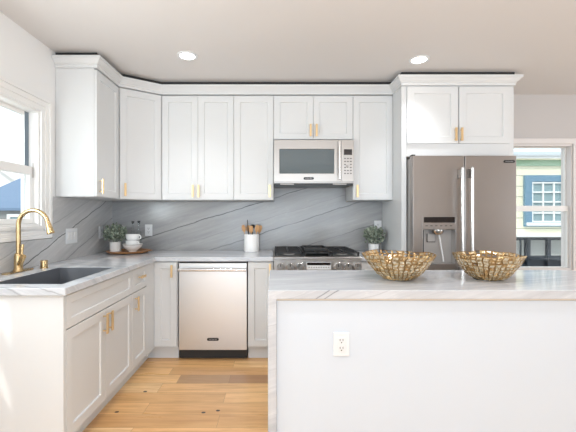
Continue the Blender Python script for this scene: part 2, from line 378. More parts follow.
MB().box(BX0 + 0.02, BX1 - 0.02, D + 0.042, D + 0.047, BZ0 + 0.029, 1.328).build('pane', M['pane'], lo)
struct(MB().box(3.3, RX, D - 0.015, D, 0, 0.13).build('baseboard_back', M['trim'], None, 0.003))
struct(MB().box(LX, LX + 0.015, RY, 1.74, 0, 0.13).build('baseboard_left', M['trim'], None, 0.003))

# ------------------------------------------------------------------ cabinets
def pull(parent, x, z, horizontal=False, L=0.118, y=0.0):
    mb = MB(); h = L / 2; w_ = 0.0095
    if horizontal:
        mb.box(x - h, x + h, y - 0.034, y - 0.024, z - w_, z + w_)
        for s in (-1, 1): mb.box(x + s * h * 0.72 - 0.004, x + s * h * 0.72 + 0.004, y - 0.025, y, z - 0.004, z + 0.004)
    else:
        mb.box(x - w_, x + w_, y - 0.034, y - 0.024, z - h, z + h)
        for s in (-1, 1): mb.box(x - 0.004, x + 0.004, y - 0.025, y, z + s * h * 0.72 - 0.004, z + s * h * 0.72 + 0.004)
    return mb.build('handle', M['brass_pull'], parent, 0.0015)
def front(kind, root, x0, x1, z0, z1, fr=0.057):
    g = 0.0015
    return MB().shaker(x0 + g, x1 - g, z0 + g, z1 - g, 0.0, 0.02, fr).build(kind, M['cab'], root, 0.0012)
UB, UT = 1.429, 2.444
def upper(label, x0, x1, handles, zb=UB, y=3.385, zt=UT, dz=(0.0, 2.433), depth=None, fs=0.0):
    r = thing('wall_cabinet', label, 'cabinet', (x0, y, zb)); W = x1 - x0; dp = (D - y - 0.002) if depth is None else depth
    g = 0.0006
    MB().box(g, W - g, 0.021, dp, 0, zt - zb).build('body', M['cab'], r, 0.0012)
    n = len(handles); dw = (W - 2 * fs) / n
    for i, hx in enumerate(handles):
        d = front('door', r, fs + i * dw, fs + (i + 1) * dw, 0.002 + dz[0], dz[1] - zb)
        pull(d, hx - x0, dz[0] + 0.085)
    return r
upper('tall white double-door wall cabinet left of microwave, two brass pulls together', -1.085, -0.393, [-0.782, -0.727])
upper('tall narrow white wall cabinet directly left of the microwave, one pull', -0.392, -0.009, [-0.045])
upper('short white double-door wall cabinet directly above the microwave', -0.008, 0.757, [0.346, 0.404], zb=2.012)
upper('tall narrow white wall cabinet between microwave and refrigerator surround', 0.758, 1.141, [0.795])
# left wall one (turned) and the angled corner one
r = thing('wall_cabinet', 'tall white wall cabinet on left wall beside window, plain side panel showing', 'cabinet', (-1.406, 2.775, UB), PI / 2)
MB().box(0, 0.393, 0.021, 0.327, 0, UT - UB).build('body', M['cab'], r, 0.0012)
d = front('door', r, 0.0, 0.393, 0.002, 2.433 - UB); pull(d, 0.045, 0.085)
P0 = Vector((-1.406, 3.171)); P1 = Vector((-1.088, 3.385)); dv = P1 - P0; ang = math.atan2(dv.y, dv.x); Wd = dv.length
r = thing('wall_cabinet', 'angled white corner wall cabinet between left wall and back wall', 'cabinet', (P0.x, P0.y, UB), ang)
def loc2(x, y):
    q = Vector((x, y)) - P0; return (q.x * math.cos(ang) + q.y * math.sin(ang), -q.x * math.sin(ang) + q.y * math.cos(ang))
poly = [loc2(-1.732, 3.171), loc2(-1.431, 3.171), loc2(-1.424, 3.184), loc2(-1.098, 3.402), loc2(-1.087, 3.402), loc2(-1.087, D - 0.002), loc2(-1.732, D - 0.002)]
MB().prism(poly, 0, UT - UB).build('body', M['cab'], r, 0.001)
d = front('door', r, 0.008, Wd - 0.004, 0.002, 2.433 - UB); pull(d, 0.05, 0.085)

# refrigerator surround: panels and deep cabinet over it
r = thing('refrigerator_surround', 'deep white cabinet surround with two doors above the steel refrigerator', 'cabinet', (1.143, 3.160, 0))
for xa in (0.0, 0.9665): MB().box(xa, xa + 0.045, 0.0, 0.573, 0, UT).build('side_panel', M['cab'], r, 0.0015)
MB().box(0.0455, 0.966, 0.0, 0.573, 1.811, UT).build('body', M['cab'], r, 0.001)
for a, b, hx in ((0.045, 0.499, 0.470), (0.511, 0.965, 0.521)):
    g = MB().shaker(a, b, 1.925, 2.433, -0.02, 0.0195, 0.062).build('door', M['cab'], r, 0.0012); pull(g, hx, 1.925 + 0.076, y=-0.02)

# crown moulding swept round all the wall cabinets
def sweep(mb, path, prof):
    n = len(path); rows = []
    for k in range(n):
        p = Vector(path[k])
        def nrm(a, b):
            d = (Vector(b) - Vector(a)).normalized(); return Vector((d.y, -d.x))
        if k == 0: m_ = nrm(path[0], path[1])
        elif k == n - 1: m_ = nrm(path[-2], path[-1])
        else:
            a, b = nrm(path[k - 1], path[k]), nrm(path[k], path[k + 1]); m_ = (a + b) / (1 + a.dot(b))
        i = len(mb.v); mb.v += [(p.x + m_.x * o, p.y + m_.y * o, z) for o, z in prof]; rows.append(i)
    L = len(prof)
    for k in range(n - 1):
        for j in range(L):
            j2 = (j + 1) % L; mb.f.append((rows[k] + j, rows[k] + j2, rows[k + 1] + j2, rows[k + 1] + j))
    mb.f.append(tuple(rows[0] + j for j in range(L))); mb.f.append(tuple(rows[-1] + j for j in range(L)))
    return mb
prof = [(-0.018, 2.4455), (0.006, 2.4455), (0.006, 2.466), (0.013, 2.470), (0.013, 2.476), (0.024, 2.484), (0.040, 2.503), (0.044, 2.506), (0.048, 2.506), (0.048, 2.527), (-0.018, 2.527)]
path = [(-1.7325, 2.775), (-1.406, 2.775), (-1.406, 3.171), (-1.088, 3.385), (1.143, 3.385), (1.143, 3.150), (2.155, 3.150), (2.155, 3.732)]
cm = sweep(MB(), path, prof).build('crown_molding', M['cab'], None, 0.001)
sweep(MB(), path, [(-0.017, 2.5275), (0.0, 2.5275), (0.0, 2.5665), (-0.017, 2.5665)]).build('shadow_gap_strip', M['rubber'], cm)  # dark strip stands in for the shade between crown and ceiling
tag(cm, 'white crown molding running along the tops of all wall cabinets', 'molding')

# base cabinets
def base(label, loc, rz, W, fronts, toe=0.07, depth=0.60):
    r = thing('base_cabinet', label, 'cabinet', loc, rz)
    mb = MB(); g = 0.0006
    mb.box(g, 0.018, 0.021, depth, 0.10, 0.874).box(W - 0.018, W - g, 0.021, depth, 0.10, 0.874)
    mb.box(0.018, W - 0.018, 0.021, depth, 0.10, 0.118).box(0.018, W - 0.018, depth - 0.012, depth, 0.118, 0.874)
    mb.box(0.018, W - 0.018, 0.021, 0.04, 0.855, 0.874)
    mb.build('body', M['cab'], r, 0.001)
    MB().box(g, W - g, toe, toe + 0.016, 0.0, 0.0995).build('toe_kick', M['cab'], r)
    for kind, x0, x1, z0, z1, hd in fronts:
        d = front(kind, r, x0, x1, z0, z1, 0.057 if kind == 'door' else 0.045)
        if hd: pull(d, *hd)
    return r
XF = -1.066; YF = 3.105
base('white sink base cabinet with false drawer front and two paneled doors', (XF, 1.797, 0), PI / 2, 0.838,
     [('drawer_front', 0, 0.838, 0.693, 0.868, None), ('door', 0, 0.419, 0.118, 0.690, (0.419 - 0.033, 0.607, False, 0.125)), ('door', 0.419, 0.838, 0.118, 0.690, (0.419 + 0.033, 0.607, False, 0.125))], depth=0.645)
base('narrow white base cabinet on left run with drawer above a single door', (XF, 2.636, 0), PI / 2, 0.300,
     [('drawer', 0, 0.300, 0.693, 0.868, (0.15, 0.795, True, 0.09)), ('door', 0, 0.300, 0.118, 0.690, (0.045, 0.605, False, 0.11))], depth=0.645)
ep = MB().box(LX + 0.003, XF - 0.001, 1.774, 1.796, 0, 0.874).build('end_panel', M['cab'], None, 0.0015)
tag(ep, 'wide plain white end panel closing the near end of sink run', 'panel')
fl = thing('filler_strip', 'narrow white filler panel in the inner corner of the base cabinets', 'filler', (0, 0, 0))
MB().box(XF - 0.03, XF - 0.001, 2.937, 3.1255, 0.101, 0.872).build('panel', M['cab'], fl, 0.001)
MB().prism([(XF - 0.07, 2.937), (XF - 0.07, 3.155), (XF - 0.0005, 3.155), (XF - 0.0005, 3.171), (XF - 0.086, 3.171), (XF - 0.086, 2.937)], 0.0, 0.0995).build('toe_kick', M['cab'], fl)

W_ = -0.858 + 1.066
base('narrow white corner base cabinet left of the dishwasher, single door', (-1.0662, YF, 0), 0, W_ - 0.0008, [('door', 0.0, W_ - 0.006, 0.118, 0.868, (W_ - 0.046, 0.79, False, 0.11))], toe=0.05)
base('slim white base cabinet between dishwasher and range', (-0.236, YF, 0), 0, 0.225, [('door', 0, 0.225, 0.118, 0.868, (0.197, 0.80, False, 0.11))], toe=0.05)
base('white base cabinet between range and refrigerator surround', (0.762, YF, 0), 0, 0.378, [('drawer', 0, 0.378, 0.693, 0.868, (0.19, 0.775, True, 0.118)), ('door', 0, 0.378, 0.118, 0.690, (0.045, 0.605, False))], toe=0.05)

# ------------------------------------------------------------------ worktops and backsplash
SX0, SX1, SY0, SY1 = -1.515, -1.125, 1.863, 2.47
ct = MB().cells([LX + 0.002, SX0, SX1, -1.046, -0.009], [1.755, SY0, SY1, 3.08, D - 0.002], {(1, 1), (3, 0), (3, 1), (3, 2)}, 0.8755, 0.914, 'xy')
tag(ct.build('worktop', M['stone_top'], None, 0.003), 'grey veined stone L-shaped worktop holding the sink and wooden tray', 'worktop')
tag(MB().box(0.759, 1.1415, 3.08, D - 0.002, 0.8755, 0.914).build('worktop', M['stone_top'], None, 0.003), 'short grey stone worktop between range and refrigerator surround', 'worktop')
bs = MB().cells([LX + 0.002, -0.006, 0.756, 1.1415], [0.915, 1.427, 1.583], {(0, 1), (2, 1)}, D - 0.02, D - 0.001, 'xz')
tag(bs.build('stone_backsplash', M['stone_back'], None), 'grey veined stone backsplash along the back wall behind the range', 'backsplash')
bs = MB().cells([1.755, 2.716, D - 0.021], [0.915, 1.104, 1.427], {(0, 1)}, LX + 0.001, LX + 0.02, 'yz')
tag(bs.build('stone_backsplash', M['stone_left'], None), 'grey veined stone backsplash on left wall beside and under window', 'backsplash')

# island
IX0, IX1, IY0, IY1 = -0.032, 2.45, 1.705, 2.346
iw = MB(); zt, th = 0.914, 0.043
p2 = [(IX0, 0.0), (IX0 + 0.042, 0.0), (IX0 + 0.042, zt - th), (IX1, zt - th), (IX1, zt), (IX0, zt)]
n = len(p2); iw.v = [(x, IY0, z) for x, z in p2] + [(x, IY1, z) for x, z in p2]
iw.f = [tuple(range(n)), tuple(n + k for k in reversed(range(n)))] + [(k, (k + 1) % n, n + (k + 1) % n, n + k) for k in range(n)]
tag(iw.build('island_worktop', M['stone_island'], None, 0.0025), 'pale grey stone island top with waterfall edge, under two gold bowls', 'worktop')
r = thing('kitchen_island', 'large plain white island base in the right foreground with an outlet', 'island', (IX0 + 0.0425, IY0 + 0.016, 0))
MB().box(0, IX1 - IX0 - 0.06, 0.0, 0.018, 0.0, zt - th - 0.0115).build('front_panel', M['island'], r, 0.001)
MB().box(0.0, IX1 - IX0 - 0.06, 0.019, 0.60, 0.09, zt - th - 0.0015).build('body', M['cab'], r, 0.001)
MB().box(0, IX1 - IX0 - 0.06, 0.002, 0.018, zt - th - 0.0112, zt - th - 0.001).build('top_rail', wood('cream_rail', (0.72, 0.64, 0.55), (0.68, 0.6, 0.5)), r)

# ------------------------------------------------------------------ outlets and switches (plate lies in local xz, faces -y)
def outlet(label, loc, rz, gangs=1, kind='outlet', w_=None, h=0.122):
    W = w_ or (0.078 + 0.046 * (gangs - 1))
    r = thing('wall_outlet' if kind == 'outlet' else 'light_switch', label, kind if kind == 'outlet' else 'switch', loc, rz)
    MB().box(-W / 2, W / 2, -0.006, 0, -h / 2, h / 2).build('cover_plate', M['white'], r, 0.003)
    for k in range(gangs):
        cx = (k - (gangs - 1) / 2) * 0.046
        if kind == 'outlet':
            mb = MB().box(cx - 0.0168, cx + 0.0168, -0.0085, -0.0062, -0.033, 0.033).build('receptacle', M['white'], r, 0.002)
            s = MB()
            for zz in (-0.019, 0.019):
                s.box(cx - 0.0085, cx - 0.0055, -0.0092, -0.0086, zz - 0.002, zz + 0.008).box(cx + 0.0055, cx + 0.0085, -0.0092, -0.0086, zz - 0.002, zz + 0.008)
                s.lathe([(0, -0.0092), (0.0032, -0.0092), (0.0032, -0.0086), (0, -0.0086)], 10, (cx, 0, zz - 0.009), 'y')
            s.build('slots', M['slot'], mb)
        else:
            rk = MB(); rk.v = [(cx - 0.0165, -0.007, -0.033), (cx + 0.0165, -0.007, -0.033), (cx + 0.0165, -0.012, 0.033), (cx - 0.0165, -0.012, 0.033), (cx - 0.0165, -0.0062, -0.033), (cx + 0.0165, -0.0062, -0.033), (cx + 0.0165, -0.0062, 0.033), (cx - 0.0165, -0.0062, 0.033)]
            rk.f = [(0, 1, 2, 3), (4, 7, 6, 5), (0, 4, 5, 1), (1, 5, 6, 2), (2, 6, 7, 3), (3, 7, 4, 0)]
            rk.build('rocker', M['ceramic'], r, 0.0008)
    return r
outlet('white duplex outlet in the front of the white island', (0.327, IY0 + 0.0155, 0.648), 0, 1, h=0.118)
outlet('wide white switch plate with rockers on left stone backsplash', (LX + 0.0205, 2.962, 1.108), PI / 2, 3, 'switch', 0.165, 0.128)
outlet('narrow white outlet on left stone backsplash near the corner plant', (LX + 0.0205, 3.46, 1.115), PI / 2, 1)
outlet('white outlet on back stone backsplash right of the wooden tray', (-1.33, D - 0.0205, 1.125), 0, 1)
outlet('white outlet on back stone backsplash behind the small right-hand plant', (1.093, D - 0.0205, 1.165), 0, 1)

# ------------------------------------------------------------------ sink, faucet, soap pump
mb = MB(); t_ = 0.003; zb = 0.914 - 0.25; ztp = 0.9135; e = -0.0055
x0, x1, y0, y1 = SX0 - e, SX1 + e, SY0 - e, SY1 + e
ring = lambda a, b, c, d_, z: [(a, c, z), (b, c, z), (b, d_, z), (a, d_, z)]
mb.v = ring(x0, x1, y0, y1, ztp) + ring(x0, x1, y0, y1, zb) + ring(x0 - t_, x1 + t_, y0 - t_, y1 + t_, zb - t_) + ring(x0 - t_, x1 + t_, y0 - t_, y1 + t_, ztp - 0.002) + ring(x0 - 0.0045, x1 + 0.0045, y0 - 0.0045, y1 + 0.0045, ztp - 0.002) + ring(x0 - 0.0045, x1 + 0.0045, y0 - 0.0045, y1 + 0.0045, ztp)
for k in range(4):
    n = (k + 1) % 4
    for a, b in ((0, 4), (8, 12), (12, 16), (16, 20), (20, 0)): mb.f.append((a + k, a + n, b + n, b + k))
mb.f += [(4, 5, 6, 7), (8, 9, 10, 11)]
sk = thing('kitchen_sink', 'dark rectangular undermount sink set in the left worktop', 'sink', (0, 0, 0))
sk.location = ((x0 + x1) / 2, (y0 + y1) / 2, zb)
mb.v = [(a - sk.location.x, b - sk.location.y, c - zb) for a, b, c in mb.v]
mb.build('basin', M['sink'], sk, 0.004)
MB().lathe([(0, 0.001), (0.018, 0.002), (0.03, 0.004), (0.043, 0.005), (0.045, 0.001)], 24, (0, 0, 0)).build('drain', M['chrome'], sk, smooth=True)

fc = thing('kitchen_faucet', 'tall brushed brass gooseneck faucet behind the sink below the window', 'faucet', (-1.66, 2.275, 0.9145))
pl = MB()
pts = []
for k in range(24):
    a = 2 * PI * k / 24; cy = 0.10 if math.sin(a) >= 0 else -0.10
    pts.append((0.026 * math.cos(a), cy + 0.026 * math.sin(a)))
pl.prism(pts, 0, 0.006).build('deck_plate', M['brass'], fc, 0.002)
MB().lathe([(0, 0.0062), (0.030, 0.0062), (0.029, 0.012), (0.0245, 0.02), (0.0235, 0.10), (0.0215, 0.115), (0.014, 0.122), (0, 0.122)], 28).build('base_body', M['brass'], fc, smooth=True)
R_ = 0.096; zc = 0.302
pts = [(0, 0, 0.121), (0, 0, 0.2), (0, 0, zc)]
for k in range(1, 25):
    a = PI * k / 24 * 0.93; pts.append((R_ - R_ * math.cos(a), 0, zc + R_ * math.sin(a)))
MB().tube(pts, 0.0135, 18).build('spout', M['brass'], fc, smooth=True)
e1 = Vector(pts[-1]); dr = (Vector(pts[-1]) - Vector(pts[-2])).normalized()
MB().tube([e1 + dr * s for s in (0.0005, 0.012, 0.014, 0.045, 0.076, 0.08)], [0.0145, 0.0145, 0.016, 0.0185, 0.0235, 0.021], 20).build('spray_head', M['brass'], fc, smooth=True)
h_ = MB().tube([(0.018, -0.012, 0.05), (0.045, -0.03, 0.083), (0.062, -0.042, 0.105)], [0.017, 0.017, 0.0165], 18).build('valve_stub', M['brass'], fc, smooth=True)
MB().tube([(0.040, -0.027, 0.095), (0.036, -0.018, 0.13), (0.036, -0.012, 0.17), (0.037, -0.01, 0.178)], [0.005, 0.0075, 0.0085, 0.006], 12).build('lever', M['brass'], h_, smooth=True)
so = thing('soap_dispenser', 'short brass cylinder air gap cap beside the brass faucet', 'air gap', (-1.60, 2.437, 0.9145))
MB().lathe([(0, 0), (0.026, 0), (0.026, 0.004), (0.022, 0.006), (0.022, 0.050), (0.021, 0.053), (0, 0.054)], 24).build('cap', M['brass'], so, smooth=True)
MB().lathe([(0.0222, 0), (0.0228, 0.001), (0.0228, 0.004), (0.0222, 0.005)], 24, (0, 0, 0.044)).build('ring', M['brass_pull'], so, smooth=True)
so.name = 'air_gap_cap'

# ------------------------------------------------------------------ badge used on the appliances
def badge(parent, x, y, z, L=0.10):
    h = L * 0.125; pts = []
    for k in range(24):
        a = 2 * PI * k / 24; cx = L / 2 - h if math.cos(a) >= 0 else -(L / 2 - h)
        pts.append((cx + h * math.cos(a), h * math.sin(a)))
    mb = MB(); mb.v = [(px + x, y, pz + z) for px, pz in pts] + [(px + x, y + 0.003, pz + z) for px, pz in pts]
    n = 24; mb.f = [tuple(range(n)), tuple(n + k for k in reversed(range(n)))] + [(k, (k + 1) % n, n + (k + 1) % n, n + k) for k in range(n)]
    b = mb.build('badge', M['black'], parent); text_part('badge_lettering', 'KitchenAid', L * 0.15, M['steel_side'], b, (x, y - 0.0006, z))
    return b

# ------------------------------------------------------------------ dishwasher
dw = thing('dishwasher', 'stainless steel dishwasher with towel-bar handle under the back worktop', 'dishwasher', (-0.848, 3.097, 0))
MB().box(0.004, 0.604, 0.03, 0.60, 0.012, 0.868).build('tub', M['rubber'], dw)
dd = MB().box(0.003, 0.605, 0.0, 0.028, 0.092, 0.858).build('door', M['steel_dw'], dw, 0.004)
MB().box(0.006, 0.602, 0.004, 0.029, 0.8585, 0.868).build('top_strip', M['black'], dw)
hb = MB().tube([(0.006, -0.05, 0.806), (0.602, -0.05, 0.806)], 0.0125, 16)
for x in (0.03, 0.578): hb.box(x - 0.014, x + 0.014, -0.048, -0.0005, 0.796, 0.816)
hb.build('handle', M['chrome'], dd, smooth=True)
badge(dd, 0.305, -0.0032, 0.187, 0.104)
MB().box(0.01, 0.598, 0.055, 0.075, 0.0, 0.0915).build('kick_plate', M['black'], dw)
MB().lathe([(0, 0.0), (0.012, 0), (0.012, 0.01), (0.005, 0.012), (0.005, 0.06), (0, 0.06)], 12, (0.575, 0.04, 0)).build('levelling_foot', M['chrome'], dw, smooth=True)

# ------------------------------------------------------------------ range
rg = thing('gas_range', 'stainless steel gas range with black grates on the back wall', 'range', (-0.0065, 3.035, 0))
RW = 0.762
MB().box(0.001, RW - 0.001, 0.05, 0.678, 0.03, 0.895).build('body', M['steel_side'], rg)
ck = MB(); ck.v = []
ck.box(0.0, RW, 0.0, 0.665, 0.8955, 0.921); ck.build('cooktop', M['steel_light'], rg, 0.004)
MB().box(0.03, RW - 0.03, 0.055, 0.64, 0.9212, 0.9225).build('burner_pan', M['black'], rg)
cp = MB(); yb = 0.045
cp.v = [(0, 0.002, 0.905), (RW, 0.002, 0.905), (RW, 0.002, 0.8), (0, 0.002, 0.8), (0, yb, 0.8945), (RW, yb, 0.8945), (RW, yb, 0.8), (0, yb, 0.8)]
cp = MB().box(0, RW, 0.004, 0.0495, 0.786, 0.895)
cpo = cp.build('control_panel', M['steel_light'], rg, 0.003)
for kx in (0.058, 0.141, 0.224, 0.553, 0.636, 0.716):
    k = MB().lathe([(0, -0.004), (0.039, -0.004), (0.0395, 0.0), (0.038, 0.003)], 28, (kx, 0.0, 0.842), 'y').build('knob', M['steel_side'], rg, smooth=True)
    MB().lathe([(0.0, -0.045), (0.030, -0.045), (0.033, -0.042), (0.034, -0.005), (0, -0.005)], 28, (kx, 0.0, 0.842), 'y').build('knob_cap', M['chrome'], k, smooth=True)
    MB().box(kx - 0.003, kx + 0.003, -0.0475, -0.0452, 0.842, 0.868).build('pointer', M['slot'], k)
dsp = MB().box(0.283, 0.495, -0.003, 0.0035, 0.812, 0.876).build('display_panel', M['white'], cpo, 0.001)
MB().box(0.288, 0.49, -0.0045, -0.0032, 0.850, 0.873).build('display', M['darkglass'], dsp)
for i in range(9): MB().box(0.3 + i * 0.021, 0.312 + i * 0.021, -0.004, -0.0031, 0.826, 0.836).build('button', M['steel_side'], dsp)
od = MB().box(0.004, RW - 0.004, 0.006, 0.048, 0.20, 0.782).build('oven_door', M['steel'], rg, 0.004)
MB().box(0.12, RW - 0.12, 0.003, 0.0058, 0.32, 0.62).build('oven_window', M['darkglass'], od)
hb = MB().tube([(0.03, -0.055, 0.735), (RW - 0.03, -0.055, 0.735)], 0.014, 16)
for x in (0.06, RW - 0.06): hb.box(x - 0.012, x + 0.012, -0.05, 0.0055, 0.723, 0.747)
hb.build('handle', M['chrome'], od, smooth=True)
MB().box(0.004, RW - 0.004, 0.008, 0.048, 0.05, 0.196).build('drawer', M['steel'], rg, 0.004)
for fx in (0.05, RW - 0.05):
    for fy in (0.1, 0.6): MB().lathe([(0, 0), (0.018, 0), (0.018, 0.03), (0, 0.03)], 12, (fx, fy, 0)).build('foot', M['rubber'], rg)
for cx, cy in ((0.14, 0.18), (0.14, 0.50), (0.622, 0.18), (0.622, 0.50), (0.381, 0.46)):
    b = MB().lathe([(0, 0.923), (0.05, 0.923), (0.05, 0.929), (0.036, 0.933), (0, 0.933)], 24, (cx, cy, 0)).build('burner', M['steel_side'], rg, smooth=True)
    MB().lathe([(0, 0.9332), (0.033, 0.9332), (0.033, 0.938), (0.028, 0.94), (0, 0.94)], 24, (cx, cy, 0)).build('burner_cap', M['iron'], b, smooth=True)
def grate(x0, x1, y0, y1):
    g = MB(); b = 0.007; z0, z1 = 0.944, 0.958
    for x in (x0, x1 - b * 2): g.box(x, x + b * 2, y0, y1, z0, z1)
    ny = 5
    for k in range(ny):
        y = y0 + (y1 - y0 - 2 * b) * k / (ny - 1); g.box(x0, x1, y, y + 2 * b, z0, z1)
    xm = (x0 + x1) / 2; g.box(xm - b, xm + b, y0, y1, z0, z1 + 0.001)
    for x in (x0 + 0.001, x1 - 0.017):
        for y in (y0 + 0.001, (y0 + y1) / 2 - 0.008, y1 - 0.017): g.box(x, x + 0.016, y, y + 0.016, 0.9226, z0)
    return g.build('grate', M['iron'], rg, 0.002)
grate(0.008, 0.257, 0.05, 0.635); grate(0.505, 0.754, 0.05, 0.635); grate(0.262, 0.500, 0.05, 0.635)
gd = MB()
gd.box(0.275, 0.487, 0.10, 0.45, 0.9595, 0.968)
for a, b, c, d_ in ((0.275, 0.487, 0.10, 0.11), (0.275, 0.487, 0.44, 0.45), (0.275, 0.285, 0.11, 0.44), (0.477, 0.487, 0.11, 0.44)): gd.box(a, b, c, d_, 0.968, 0.985)
gr = gd.build('griddle_plate', M['iron'], None, 0.003); gr.location = rg.location
tag(gr, 'black cast iron griddle plate lying on the middle range grate', 'griddle')

# ------------------------------------------------------------------ microwave
mw = thing('microwave', 'stainless steel over-the-range microwave with dark window, above the range', 'microwave', (-0.005, 3.335, 1.587))
MWW, MWH = 0.757, 0.412
MB().box(0.0, MWW, 0.022, D - 3.335 - 0.022, 0.0, MWH).build('body', M['steel_light'], mw, 0.002)
dr_ = MB().cells([0.0, 0.052, 0.572, 0.638], [0.012, 0.092, 0.325, MWH], {(1, 1)}, 0.0, 0.021, 'xz').build('door', M['steel_light'], mw, 0.002)
MB().box(0.0525, 0.5715, 0.006, 0.012, 0.0925, 0.3245).build('door_window', mat('smoked_glass', (0.10, 0.125, 0.135), 0.1), dr_)
badge(dr_, 0.33, -0.0032, 0.045, 0.098)
hb = MB().box(0.606, 0.626, -0.045, -0.032, 0.03, 0.395)
for z in (0.045, 0.37): hb.box(0.609, 0.623, -0.033, -0.0005, z - 0.008, z + 0.016)
hb.build('handle', M['chrome'], dr_, 0.004)
pn = MB().box(0.6395, MWW, 0.0, 0.021, 0.012, MWH).build('control_panel', M['steel_light'], mw, 0.002)
MB().box(0.664, 0.742, -0.002, -0.0002, 0.268, 0.322).build('display', M['darkglass'], pn)
for i in range(3):
    for j in range(6):
        cx, cz_ = 0.675 + i * 0.0275, 0.092 + j * 0.0285
        if j in (2, 3) and i == 1: continue
        MB().box(cx - 0.007, cx + 0.007, -0.0015, -0.0002, cz_ - 0.005, cz_ + 0.005).build('button', M['slot'], pn)
MB().lathe([(0, -0.012), (0.014, -0.012), (0.015, -0.0005), (0, -0.0005)], 20, (0.7025, 0, 0.163), 'y').build('dial', M['steel_side'], pn, smooth=True)
MB().box(0.004, MWW - 0.004, 0.01, 0.35, -0.018, -0.0005).build('underside_vent', M['black'], mw, 0.002)
for xa in (0.06, 0.56): MB().box(xa, xa + 0.13, 0.003, 0.009, -0.014, -0.004).build('vent_light', M['steel_side'], mw)

# ------------------------------------------------------------------ refrigerator
fx0 = 1.192; fr = thing('refrigerator', 'tall stainless steel french-door refrigerator with water dispenser', 'refrigerator', (fx0, 3.026, 0))
FW = 0.895; FT = 1.795
MB().box(0.006, FW - 0.006, 0.075, 0.70, 0.03, FT - 0.012).build('body', M['steel_side'], fr, 0.003)
MB().box(0.02, FW - 0.02, 0.05, 0.09, 0.0, 0.06).build('kick_grille', M['black'], fr)
gx = (464.6 - 274.5) / 116.0 - fx0
rx0, rx1, rz0, rz1 = 0.086, 0.366, 0.86, 1.158      # dispenser recess in the left door
dl = MB().cells([0.0, rx0, rx1, gx - 0.003], [0.70, rz0, rz1, FT], {(1, 1)}, 0.0, 0.07, 'xz').build('door', M['steel'], fr, 0.005)
dR = MB().box(gx + 0.003, FW, 0.0, 0.07, 0.70, FT).build('door', M['steel'], fr, 0.005)
dz_ = MB().box(0.0, FW, 0.0, 0.07, 0.07, 0.692).build('freezer_drawer', M['steel'], fr, 0.005)
def bar(parent, x, z0, z1):
    g = MB().tube([(x, -0.062, z0), (x, -0.062, z1)], 0.0125, 16)
    g.build('handle', M['chrome'], parent, smooth=True)
    for z in (z0 + 0.006, z1 - 0.082): MB().box(x - 0.011, x + 0.011, -0.056, -0.0005, z, z + 0.076).build('handle_mount', M['steel_light'], parent, 0.004)
bar(dl, gx - 0.050, 0.76, 1.683); bar(dR, gx + 0.032, 0.76, 1.683)
hb = MB().tube([(0.06, -0.062, 0.62), (FW - 0.06, -0.062, 0.62)], 0.0125, 16)
for x in (0.09, FW - 0.09): hb.box(x - 0.012, x + 0.012, -0.056, -0.0005, 0.61, 0.63)
hb.build('handle', M['chrome'], dz_, smooth=True)
ds = MB().cells([rx0 - 0.006, rx0, rx1, rx1 + 0.006], [rz0 - 0.006, rz0, rz1, rz1 + 0.118], {(1, 1)}, -0.006, -0.0003, 'xz').build('dispenser_frame', M['steel'], dl, 0.002)
MB().box(rx0 + 0.006, rx1 - 0.006, -0.008, -0.0065, rz1 + 0.060, rz1 + 0.108).build('display', M['darkglass'], ds)
for i in range(6): MB().box(rx0 + 0.02 + i * 0.042, rx0 + 0.04 + i * 0.042, -0.007, -0.0062, rz1 + 0.03, rz1 + 0.036).build('button', M['slot'], ds)
mb = MB()
a, b, c, d_ = rx0 + 0.001, rx1 - 0.001, rz0 + 0.001, rz1 - 0.001
mb.quad([(a, 0.065, c), (b, 0.065, c), (b, 0.065, d_), (a, 0.065, d_)]); mb.quad([(a, 0, c), (a, 0.065, c), (a, 0.065, d_), (a, 0, d_)]); mb.quad([(b, 0, c), (b, 0.065, c), (b, 0.065, d_), (b, 0, d_)])
mb.quad([(a, 0, c), (b, 0, c), (b, 0.065, c), (a, 0.065, c)]); mb.quad([(a, 0, d_), (b, 0, d_), (b, 0.065, d_), (a, 0.065, d_)])
mb.build('dispenser_recess', M['steel_side'], dl)
xm = (rx0 + rx1) / 2
MB().lathe([(0, -0.03), (0.036, -0.028), (0.05, -0.006), (0.05, 0.012), (0, 0.012)], 24, (xm, 0.03, rz1 - 0.014)).build('ice_chute', M['chrome'], dl, smooth=True)
MB().tube([(xm + 0.012, 0.022, rz1 - 0.046), (xm + 0.03, 0.020, 1.00), (xm + 0.048, 0.018, rz0 + 0.02)], 0.0065, 10).build('dispenser_lever', M['white'], dl, smooth=True)
MB().box(rx0 + 0.06, rx0 + 0.135, 0.055, 0.064, 1.045, 1.12).build('paddle', M['slot'], dl, 0.003)
MB().box(rx0 + 0.064, rx0 + 0.131, 0.050, 0.0545, 1.050, 1.12).build('paddle_face', M['steel_side'], dl, 0.003)
MB().box(rx0 + 0.004, rx0 + 0.022, 0.03, 0.06, rz0 + 0.004, rz1 - 0.006).build('dark_channel', M['black'], dl)
badge(dR, FW - 0.065, -0.0032, 1.745, 0.098)
MB().box(0.001, 0.03, 0.02, 0.07, FT + 0.0005, FT + 0.014).build('hinge_cover', M['slot'], fr, 0.002)

